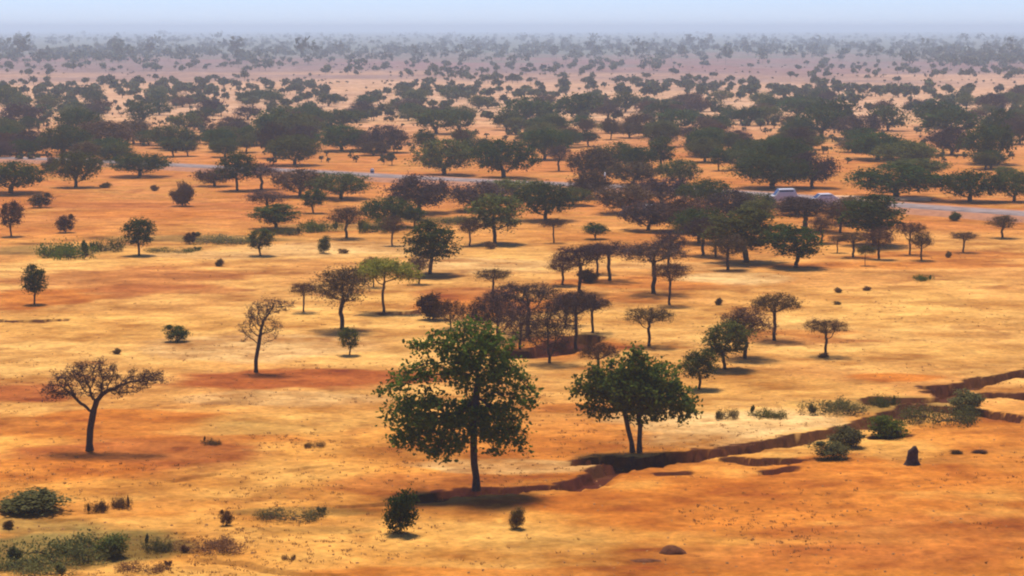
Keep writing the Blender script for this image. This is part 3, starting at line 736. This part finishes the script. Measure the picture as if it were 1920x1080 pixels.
# shrubs and low plants on the open ground
LOW = [
 ('S','dark',750,993,918,58,"dense dark green bush left of the biggest tree's foot, nearest upright bush"),
 ('S','cover',55,955,922,118,"wide grey-green bush at the left edge, below the bare flat-topped tree"),
 ('C','brown',183,955,936,44,"dark brown scrub clump right of the wide grey-green bush"),
 ('C','brown',228,948,926,40,"reddish twiggy scrub, right one of two by the wide grey-green bush"),
 ('S','olive',208,1040,1000,58,"dark green bush within the olive weeds at the lower left corner"),
 ('C','cover',110,1040,1004,210,"broad olive weed mat in the lower left corner"),
 ('C','cover',60,1068,1045,170,"olive weed mat in the very corner at lower left"),
 ('C','tuft',265,1070,1055,100,"brown weed mat right of the dark green bush in the corner"),
 ('C','tuft',395,1024,1008,130,"row of brown low scrub, lower left"),
 ('C','cover',295,1030,1005,60,"small pale green weed patch left of the brown low scrub"),
 ('C','cover',540,968,956,130,"olive low growth strip left of the dense dark bush"),
 ('C','cover',1558,772,747,120,"long green weed mat on pale ground before the gully"),
 ('C','olive',1440,783,763,70,"dark pointed green weed clump left of the long green mat"),
 ('C','cover',1364,784,764,44,"small green weed clump, leftmost on the pale ground"),
 ('S','cover',1585,838,800,64,"green bush growing in the gully's bend"),
 ('S','cover',1563,862,828,66,"green bush on the near bank just below the gully's bend"),
 ('S','fresh',1668,820,780,66,"dark green plants in the gully right of the bend"),
 ('C','olive',1660,762,740,56,"dark green growth in the left end of the upper gully branch"),
 ('S','cover',1810,768,732,62,"olive bush where the gully branches meet"),
 ('C','cover',1760,795,762,150,"olive weeds lining the gully fork"),
 ('C','fresh',1733,529,514,38,"small green weed mound on open ground at right"),
 ('C','fresh',125,485,448,110,"bright green weed patch at left, fullest of the weed strip"),
 ('C','olive',205,472,446,60,"olive weeds between the bright green patch and the egg-shaped tree"),
 ('S','brown',355,458,434,22,"small brown bush on the weed strip"),
 ('C','cover',415,455,440,140,"long pale green weed strip left of the small round olive tree"),
 ('C','olive',320,474,464,100,"dull weed strip below the small brown bush"),
 ('C','fresh',600,434,412,80,"green weed mat left of the reddish brown rounded tree"),
 ('C','olive',540,440,424,56,"olive weed mat under the dark green stacked tree"),
 ('C','fresh',705,435,405,60,"green weeds under the dark green spreading tree"),
 ('C','cover',840,418,406,110,"pale green grass strip near centre, before the road"),
 ('C','tuft',396,831,820,38,"small brown tuft on the red soil right of the lone bare tree"),
 ('C','tuft',592,836,826,38,"small dry tuft left of the big leafy tree"),
 ('S','tuft',968,983,950,28,"small pale brown spiky tuft below the gully"),
 ('S','brown',411,502,485,16,"tiny dark bush on open sand at left"),
 ('S','tuft',219,664,652,16,"tiny bush above the lone bare tree"),
 ('S','tuft',425,980,955,24,"thin twiggy seedling at lower left"),
 ('S','tuft',920,467,452,20,"tiny brown shrub behind the largest tree"),
 ('S','tuft',197,353,342,22,"tiny shrub right of the dome-shaped tree at left"),
 ('S','tuft',290,359,346,16,"tiny shrub below the long low dark tree"),
 ('S','tuft',645,476,466,20,"small dead bush lying right of the cone-shaped shrub"),
 ('S','tuft',1543,670,660,18,"tiny tuft at the foot of the small lone umbrella tree"),
 ('S','brown',1347,574,558,14,"tiny upright dead shrub on open ground right of centre"),
 ('S','tuft',1778,484,470,12,"tiny thin shrub left of the single umbrella tree at far right"),
 ('S','brown',1795,854,843,22,"left one of two small dark tufts right of the dark stump"),
 ('S','brown',1835,852,842,26,"right one of two small dark tufts right of the dark stump"),
 ('S','tuft',1572,550,538,14,"tiny tuft on open ground, upper one at right"),
 ('S','tuft',1625,546,536,16,"tiny brown tuft right of the upper tiny tuft"),
 ('S','tuft',1571,574,564,14,"tiny tuft on open ground, lower one at right"),
 ('S','brown',15,990,974,20,"dark clump at the lower left edge"),
 ('C','tuft',540,1045,1038,26,"small dark clump at the bottom, left of centre"),
]
for i, (k, mk, x, yb, yt, w, lab) in enumerate(LOW):
    place(k, mk, x, yb, yt, w, lab, var=i)

# ------------------------------------------------------------------ woodland beyond the road
BELT = [  # kind colour x base top width
 ('G','dark',945,334,264,114),('G','olive',832,329,262,104),('L','purple',1048,320,272,46),('G','dark',1022,298,244,88),('G','olive',552,308,254,92),('G','dark',412,284,243,56),
 ('G','dark',818,252,206,72),('G','dark',862,250,208,48),('G','purple',722,285,236,80),('R','dark',797,290,244,40),('R','brown',866,290,243,26),('S','brown',735,308,284,26),('G','brown',700,290,266,60),
 ('G','brown',1110,345,280,82),('G','dark',1196,322,276,66),('G','brown',1186,348,304,96),('G','olive',1274,350,300,74),('G','olive',1155,318,268,80),('R','olive',1240,318,258,44),
 ('G','dark',1448,354,292,132),('G','purple',1522,352,288,84),('G','dark',1462,326,260,112),('L','purple',1498,300,236,62),('G','dark',1388,306,272,50),('G','olive',1322,304,258,62),('R','dark',1348,320,280,30),
 ('G','dark',1680,372,310,152),('G','dark',1818,378,322,124),('G','olive',1902,378,322,80),('G','dark',1853,308,235,88),('G','dark',1645,300,250,108),('G','olive',1700,312,266,104),('R','olive',1888,335,313,38),
 ('G','olive',1720,330,298,110),('G','dark',120,295,238,90),('G','purple',60,290,246,80),('G','brown',190,285,228,110),('G','dark',150,262,205,84),('G','brown',250,270,226,74),('G','olive',318,278,236,80),
 ('G','dark',262,232,190,50),('G','dark',640,282,236,90),('G','olive',560,262,214,90),('R','purple',585,250,218,36),('G','purple',680,282,246,60),('G','dark',520,258,205,90),('G','purple',515,295,232,60),
 ('L','brown',1100,262,222,34),('R','brown',1145,262,222,26),('G','dark',985,232,182,90),('G','dark',1085,228,176,80),('L','purple',1140,232,196,56),('G','olive',1172,210,172,52),('G','olive',1020,270,230,60),
 ('G','olive',1240,276,230,60),('G','dark',1265,248,206,66),('L','purple',1290,275,236,50),('G','dark',1325,285,240,60),('G','dark',1405,236,200,44),('G','dark',1540,258,200,90),('G','dark',1560,240,186,80),
 ('G','dark',1495,220,184,66),('G','olive',1440,234,200,50),('G','purple',1610,262,216,80),('G','dark',1665,245,198,70),('G','dark',1780,258,206,100),('G','dark',1760,238,190,90),('G','purple',1860,215,176,50),
 ('G','dark',1880,262,205,66),('G','purple',1912,270,220,60),('G','purple',1785,290,240,80),('G','brown',1600,285,262,60),('L','brown',1330,250,222,40),('G','purple',40,240,196,70),('G','olive',15,210,160,60),
]
rng = np.random.default_rng(77)
taken = [(*P(b[2], b[3]), b[5] / F * P(b[2], b[3])[1] / 2) for b in BELT] + [(*P(b[2], b[3]), b[5] / F * P(b[2], b[3])[1] / 2) for b in FRONT]
CLEAR = [(870, 262, 90, 26), (950, 300, 900, 1), (1300, 262, 45, 13), (1410, 262, 55, 20), (620, 215, 40, 12), (1560, 310, 70, 34), (1800, 300, 60, 26), (500, 300, 60, 16), (330, 262, 70, 14), (290, 222, 60, 14),
         (700, 305, 120, 18), (1380, 205, 40, 14), (260, 290, 60, 14), (450, 245, 40, 16), (1660, 190, 40, 16), (1080, 300, 60, 20), (1700, 262, 60, 8), (240, 175, 60, 14), (660, 165, 60, 10), (750, 250, 50, 24), (120, 320, 900, 10),
         (1270, 290, 60, 16), (1830, 180, 60, 14), (1240, 190, 60, 8), (925, 215, 40, 10)]
cand = []
tries = 0
while len(cand) < 640 and tries < 60000:
    tries += 1
    py = 134 + (322 - 134) * rng.uniform() ** 1.15; px = rng.uniform(-60, 1980)
    X, Y = P(px, py)
    # fewer trees on the bare plain above row 160
    dens = 0.95 if py > 165 else (0.95 if rng.uniform() < (py - 128) / 60 * .7 else .0)
    dens *= float(sstep(0.36, 0.50, fbm(np.array([X / 28]), np.array([Y / 150]), 123, 3))[0]) * .95 + .05
    if rng.uniform() > dens: continue
    if any(((px - cx) / rx) ** 2 + ((py - cy) / ry) ** 2 < 1 for cx, cy, rx, ry in CLEAR) and rng.uniform() < .93: continue
    if py > 296 and rng.uniform() < .8: continue
    r = rng.choice([rng.uniform(2.1, 3.1), rng.uniform(1.0, 2.0)], p=[.55, .45])
    if any(abs(X - a) < r + s and (X - a) ** 2 + ((Y - b) * .55) ** 2 < ((r + s) * .62) ** 2 for a, b, s in taken): continue
    taken.append((X, Y, r)); H = r * rng.uniform(1.0, 1.4) if r > 2.05 else r * rng.uniform(1.3, 1.9)
    u = rng.uniform()
    mk = 'dark' if u < .42 else 'olive' if u < .74 else 'brown' if u < .90 else 'purple'
    kd = 'G' if r > 2.05 else 'R'
    if kd == 'R' and mk == 'purple': mk = 'brown'
    yt = 540 - F * math.tan(math.atan((H - CZ) / Y) + TH)
    cand.append((kd, mk, px, py, yt, 2 * r * F / Y))
ALLB = BELT + cand
ALLB.sort(key=lambda b: -b[5] * (b[3] - b[4]))
N_IND = 300
ind, rest = ALLB[:N_IND], ALLB[N_IND:]
COLS = [(-999, 130, "at the left edge"), (130, 330, "above the lone bare tree"), (330, 560, "above the tall thin bare tree"), (560, 700, "above the dark brown tree"), (700, 860, "above the yellow-green tree"),
        (860, 1010, "above the largest tree"), (1010, 1180, "above the umbrella group"), (1180, 1340, "above the twin-trunk tree"), (1340, 1470, "above the big bushy green tree"), (1470, 1610, "above the white cars"), (1610, 1760, "above the dark stump"), (1760, 2999, "at the right edge")]
ROWS = [(330, 999, "first row past the road"), (300, 330, "second row past the road"), (275, 300, "third row past the road"), (250, 275, "fourth row past the road"), (228, 250, "fifth row past the road"), (208, 228, "sixth row past the road"),
        (190, 208, "seventh row past the road"), (174, 190, "eighth row past the road"), (160, 174, "woodland's thin back row"), (0, 160, "plain behind the woodland")]
ORD = ["leftmost", "second", "third", "fourth", "fifth", "sixth", "seventh", "eighth", "ninth", "tenth"] + ["farther along"] * 20
WORD = {'dark': 'dark green', 'olive': 'olive green', 'brown': 'brown-green', 'purple': 'purple-brown'}
cells = {}
for b in ind:
    c = next(i for i, q in enumerate(COLS) if q[0] <= b[2] < q[1]); r = next(i for i, q in enumerate(ROWS) if q[0] <= b[3] < q[1])
    cells.setdefault((r, c, b[1], b[0] in 'GF'), []).append(b)
for (r, c, mk, wide), bs in cells.items():
    bs.sort(key=lambda b: b[2])
    for i, b in enumerate(bs):
        X, Y = P(b[2], b[3])
        kd = b[0]
        if kd == 'G' and Y > 430: kd = 'F'
        shape = "spreading tree" if wide else "upright tree"
        pre = (ORD[i] + " " if len(bs) > 1 else "")
        lab = f"{pre}{WORD[mk]} {shape} {COLS[c][2]}, {ROWS[r][2]}"
        place(kd, mk, b[2], b[3], b[4], b[5], lab, group="woodland trees beyond the road")

# what is left of the woodland and everything farther off: one mass of small crowns
def woodland_mass(items, name, seed, leafn, mat):
    rng = np.random.default_rng(seed); parts = []
    for X, Y, W, H in items:
        n = leafn
        Ls = umbrella_lobes(rng, W, H * .22, H, 4)
        C, k = in_lobes(rng, Ls, n, 2.6)
        t = rng.uniform(0, .6) + rng.uniform(0, .4, n)
        C = C + np.array((X, Y, float(relief(np.array([X]), np.array([Y]))[0])))
        parts.append(leaves(rng, C, W * .11 + .1, t, .4, .7))
        # trunk
        g = float(relief(np.array([X]), np.array([Y]))[0])
        A = np.array([[X, Y, g - .2]] * 2); B = np.array([[X, Y, g + H * .6]] * 2)
        parts.append(ribbons(rng, A, B, .12, np.zeros(2)))
    V, Q, T = cat(parts)
    return tag(link(name, mk_mesh(name, V, Q, mat, T)), "mass of far-off hazy trees", "woodland", kind="stuff")
items = []
for b in rest:
    X, Y = P(b[2], b[3]); items.append((X, Y, b[5] * Y / F, zat(Y, b[4])))
for i in range(700):
    py = 114 + 70 * rng.uniform() ** 1.2; px = rng.uniform(-80, 2000)
    X, Y = P(px, py)
    if fbm(np.array([X / 60]), np.array([Y / 160]), 223, 2)[0] < .42: continue
    w = rng.uniform(2.5, 6.0); items.append((X, Y, w, w * rng.uniform(.6, .9)))
woodland_mass(items, "background_woodland", 5, 130, M['haze_green'])
items = []
for i in range(3600):
    u = rng.uniform()
    py = 64 + 70 * u
    px = rng.uniform(-150, 2070); X, Y = P(px, py)
    edge = 117 + 16 * rng.uniform() ** 3 - 10 * sstep(1150, 1500, np.array([px]))[0] * (1 - sstep(1600, 1800, np.array([px]))[0]) - 8 * sstep(700, 1000, np.array([px]))[0] * (1 - sstep(1700, 1800, np.array([px]))[0])
    if py > edge + rng.normal(0, 3): continue
    if fbm(np.array([X / 150]), np.array([Y / 400]), 66, 2)[0] < .40 and rng.uniform() < .7: continue
    w = rng.uniform(6, 13); h = w * rng.uniform(.5, .95)
    if rng.uniform() < .05: w *= 1.6; h = w * .9
    items.append((X, Y, w, h))
woodland_mass(items, "distant_woodland", 6, 46, M['far_green_hazed'])
# low scrub among the trees beyond the road and on the bare plain
items = []
for i in range(1500):
    py = 118 + 190 * rng.uniform() ** 1.3; px = rng.uniform(-60, 1980)
    X, Y = P(px, py)
    if fbm(np.array([X / 30]), np.array([Y / 60]), 163, 2)[0] < .47: continue
    w = rng.uniform(.8, 2.6); items.append((X, Y, w, w * .6))
o = woodland_mass(items, "background_scrub", 8, 26, M['haze_green']); tag(o, "low scattered scrub between the far trees", "scrub", kind="stuff")

# ------------------------------------------------------------------ dry grass and pebbles on the open ground
def tufts():
    rng = np.random.default_rng(3)
    n = 13000
    py = 330 + (1085 - 330) * rng.uniform(0, 1, n) ** .8; px = rng.uniform(-100, 2020, n)
    XY = np.array([P(a, b) for a, b in zip(px, py)]); X, Y = XY[:, 0], XY[:, 1]
    d = fbm(X / 6, Y / 6, 201, 3); keep = (rng.uniform(0, 1, n) < sstep(.46, .68, d) * .8 + .04)
    X, Y = X[keep], Y[keep]; n = len(X)
    Z = relief(X, Y) - carve(X, Y)
    per = 7; C = np.repeat(np.stack([X, Y, Z - .01], 1), per, 0); C[:, :2] += rng.normal(0, .07, (n * per, 2))
    h = np.repeat(rng.uniform(.03, .11, n), per) * rng.uniform(.6, 1.2, n * per)
    D = rng.normal(0, .5, (n * per, 3)); D[:, 2] = 1; D *= h[:, None]
    tt = np.repeat(rng.uniform(0, 1, n), per)
    V, Q, T = ribbons(rng, C, C + D, .018, tt)
    return tag(link("dry_grass", mk_mesh("dry_grass", V, Q, M['grass'], T)), "sparse dry grass tufts on the orange soil", "grass", kind="stuff")
tufts()
def pebbles():
    rng = np.random.default_rng(4); V, Q = [], []
    base = np.array([(-1, -1, -.5), (1, -1, -.5), (1, 1, -.5), (-1, 1, -.5), (-.6, -.6, .7), (.6, -.6, .7), (.6, .6, .7), (-.6, .6, .7)], float)
    fq = np.array([(0, 1, 5, 4), (1, 2, 6, 5), (2, 3, 7, 6), (3, 0, 4, 7), (4, 5, 6, 7)])
    for i in range(900):
        X, Y = P(rng.uniform(-60, 1980), rng.uniform(560, 1085))
        s = rng.uniform(.02, .06); a = rng.uniform(0, 6.28); p = base * s * rng.uniform(.6, 1.3, 3) * (1 + rng.normal(0, .18, (8, 3)))
        R = np.array([[math.cos(a), -math.sin(a), 0], [math.sin(a), math.cos(a), 0], [0, 0, 1]])
        V.append(p @ R.T + np.array((X, Y, ground_z(X, Y) + .01))); Q.append(fq + 8 * i)
    return tag(link("pebbles", mk_mesh("pebbles", np.concatenate(V), np.concatenate(Q), M_pebble)), "scattered small stones on the soil", "pebbles", kind="stuff")
pebbles()

# ------------------------------------------------------------------ stump, rocks, post, milestone, cars
def lump(name, rings, mat, label, cat_, x, yb, seed, k=14, rough=.16, tip=None):
    """irregular lathe-like mass; rings: (z, rx, ry, ox)"""
    rng = np.random.default_rng(seed); X, Y = P(x, yb); V = []; 
    for z, rx, ry, ox in rings:
        for s in range(k):
            a = s / k * 2 * math.pi; f = 1 + rough * (vnoise(np.array([s * .9 + seed]), np.array([z * 5.0]), seed)[0] * 2 - 1) + rng.normal(0, rough * .25)
            V.append((ox + rx * f * math.cos(a), ry * f * math.sin(a), z))
    Q = [(i * k + s, i * k + (s + 1) % k, (i + 1) * k + (s + 1) % k, (i + 1) * k + s) for i in range(len(rings) - 1) for s in range(k)]
    V.append((rings[-1][3], 0, rings[-1][0] + .02)); tp = len(V) - 1; b = (len(rings) - 1) * k
    T = [(b + s, b + (s + 1) % k, tp) for s in range(k)]
    o = link(name, mk_mesh(name, V, Q, mat, T=T)); o.location = (X, Y, ground_z(X, Y) - .06)
    return tag(o, label, cat_)
lump("tree_stump", [(0, .52, .4, 0), (.12, .40, .34, 0), (.3, .30, .27, -.02), (.55, .28, .24, .02), (.75, .27, .22, .05), (.88, .17, .14, .10), (1.0, .08, .08, .12)], M_wood,
     "dark upright stump alone on orange ground at lower right", "stump", 1710, 874, 5)
lump("rock", [(0, .62, .5, 0), (.12, .55, .45, 0), (.26, .38, .33, -.05), (.36, .2, .18, -.08)], M_rock, "brown rounded rock near the bottom right of centre", "rock", 1262, 1032, 6)
lump("flat_rock", [(0, .8, .35, 0), (.07, .7, .3, 0), (.13, .35, .16, .05)], M_rock, "flat brown rock just left of the brown rounded rock", "rock", 1212, 1046, 7)
lump("pale_rock", [(0, .75, .5, 0), (.3, .72, .46, 0), (.6, .55, .35, .05), (.78, .3, .2, .1)], M_conc, "pale boulder showing among the thick wood before the road", "rock", 1217, 394, 8)

def box(x0, x1, y0, y1, z0, z1, bev=0.0):
    V = [(x, y, z) for z in (z0, z1) for y in (y0, y1) for x in (x0, x1)]
    Q = [(0, 2, 3, 1), (4, 5, 7, 6), (0, 1, 5, 4), (1, 3, 7, 5), (3, 2, 6, 7), (2, 0, 4, 6)]
    return np.array(V, float), np.array(Q)
def boxes(name, bl, mat, parent=None):
    V, Q, o = [], [], 0
    for b in bl:
        v, q = box(*b); V.append(v); Q.append(q + o); o += 8
    ob = link(name, mk_mesh(name, np.concatenate(V), np.concatenate(Q), mat), parent)
    md = ob.modifiers.new("bevel", 'BEVEL'); md.width = .02; md.segments = 2
    return ob
def cyl(cx, cy, cz, r, L, axis, k=20, r2=None):
    an = np.arange(k) / k * 2 * math.pi; r2 = r if r2 is None else r2; V = []
    for s, rr in ((-.5, r), (.5, r2)):
        for a in an:
            if axis == 'z': V.append((cx + rr * math.cos(a), cy + rr * math.sin(a), cz + s * L))
            else: V.append((cx + rr * math.cos(a), cy + s * L, cz + rr * math.sin(a)))
    Q = [(i, (i + 1) % k, k + (i + 1) % k, k + i) for i in range(k)]
    V.append((cx, cy, cz - L / 2) if axis == 'z' else (cx, cy - L / 2, cz)); V.append((cx, cy, cz + L / 2) if axis == 'z' else (cx, cy + L / 2, cz))
    T = [((i + 1) % k, i, 2 * k) for i in range(k)] + [(k + i, k + (i + 1) % k, 2 * k + 1) for i in range(k)]
    return V, Q, T
X, Y = P(1134, 361)
pz = ground_z(X, Y)
e = bpy.data.objects.new("marker_post", None); COL.objects.link(e); e.location = (X, Y, pz + .1); tag(e, "tall white roadside post with a wider white foot, near the road right of centre", "post")
boxes("foot", [(-.28, .28, -.28, .28, -.4, .42)], M_conc, e); V, Q, T = cyl(0, 0, 1.5, .13, 2.2, 'z', 16, .10); link("shaft", mk_mesh("shaft", V, Q, M_conc, T=T), e)
X, Y = P(698, 331)
e = bpy.data.objects.new("milestone", None); COL.objects.link(e); e.location = (X, Y, ground_z(X, Y) + .3); tag(e, "small whitewashed milestone on the road's far edge, left of centre", "milestone")
boxes("stone", [(-.3, .3, -.15, .15, -.4, .55)], M_conc, e); V, Q, T = cyl(0, 0, .55, .3, .3, 'y', 20); link("rounded_top", mk_mesh("rounded_top", V, Q, M_conc, T=T), e)

def car(x, yb, label, rot, hatch):
    X, Y = P(x, yb)
    e = bpy.data.objects.new("parked_car", None); COL.objects.link(e); e.location = (X, Y, ground_z(X, Y) + .5); e.rotation_euler = (0, 0, rot)
    tag(e, label, "car", "white cars beside the road")
    w = .85
    prof = [(-2.1, .35), (-2.15, .75), (-2.0, .98), (-1.0, 1.05), (-.45, 1.55 + .25 * hatch), (.9 + .5 * hatch, 1.58 + .25 * hatch), (1.75, 1.05), (2.1, .95), (2.15, .4)]
    n = len(prof); V = []
    for yy, sc in ((-w, .0), (-w * .9, 0), (w * .9, 0), (w, 0)):
        for px, pz_ in prof:
            inset = .12 if pz_ > 1.2 else 0
            yv = yy * (1 - inset)
            V.append((px * (.985 if abs(yy) == w else 1), yv, pz_ - (.03 if abs(yy) == w else 0)))
    Q = []
    for r in range(3):
        for i in range(n): Q.append((r * n + i, r * n + (i + 1) % n, (r + 1) * n + (i + 1) % n, (r + 1) * n + i))
    me = bpy.data.meshes.new("body"); 
    faces = [tuple(q) for q in Q] + [tuple(range(n))[::-1], tuple(range(3 * n, 4 * n))]
    me.from_pydata(V, [], faces); me.materials.append(M_white); me.update(); link("body", me, e)
    h = .25 * hatch
    for s in (-1, 1):
        boxes("side_window", [(-.55, .95 + .3 * hatch, s * .775 - .012, s * .775 + .012, 1.08, 1.42 + h)], M_glass, e)
        for xx in (-1.35, 1.3):
            V, Q, T = cyl(xx, s * .78, .32, .33, .2, 'y'); wv = link("wheel", mk_mesh("wheel", V, Q, M_tyre, T=T), e)
            V, Q, T = cyl(xx, s * .785, .32, .19, .22, 'y'); link("rim", mk_mesh("rim", V, Q, M_rim, T=T), wv)
    for xx, nm in ((-2.1, "headlight"), (2.1, "tail_light")):
        for s in (-1, 1): boxes(nm, [(xx - .07, xx + .07, s * .6 - .14, s * .6 + .14, .7, .84)], M_lamp, e)
    v = np.array([(-1.02, -.66, 1.075), (-1.02, .66, 1.075), (-.47, .62, 1.53 + h), (-.47, -.62, 1.53 + h)]) + np.array((-.02, 0, .012)); link("windscreen", mk_mesh("windscreen", v, [(0, 1, 2, 3)], M_glass), e)
    return e
car(1466, 392, "white car beside the road half hidden by purple-brown branches, left of the two", .12, 1)
car(1542, 397, "white car beside the road half hidden by purple-brown branches, right of the two", .14, 0)

# ------------------------------------------------------------------ haze
def haze():
    x, y0, y1, z0, z1 = 6000, -200, 14000, -12, 34
    v, q = box(-x, x, y0, y1, z0, z1)
    me = mk_mesh("haze", v, q, M_ground); me.materials.clear()
    m = bpy.data.materials.new("haze_air"); m.use_nodes = True; n = m.node_tree.nodes; n.clear()
    out = n.new("ShaderNodeOutputMaterial"); pv = n.new("ShaderNodeVolumePrincipled")
    pv.inputs['Color'].default_value = (0.76, 0.88, 1.0, 1); pv.inputs['Density'].default_value = 0.00029; pv.inputs['Anisotropy'].default_value = 0.3
    m.node_tree.links.new(pv.outputs[0], out.inputs['Volume'])
    me.materials.append(m)
    return tag(link("haze", me), "pale blue haze over the plain", "haze", kind="stuff")
haze()
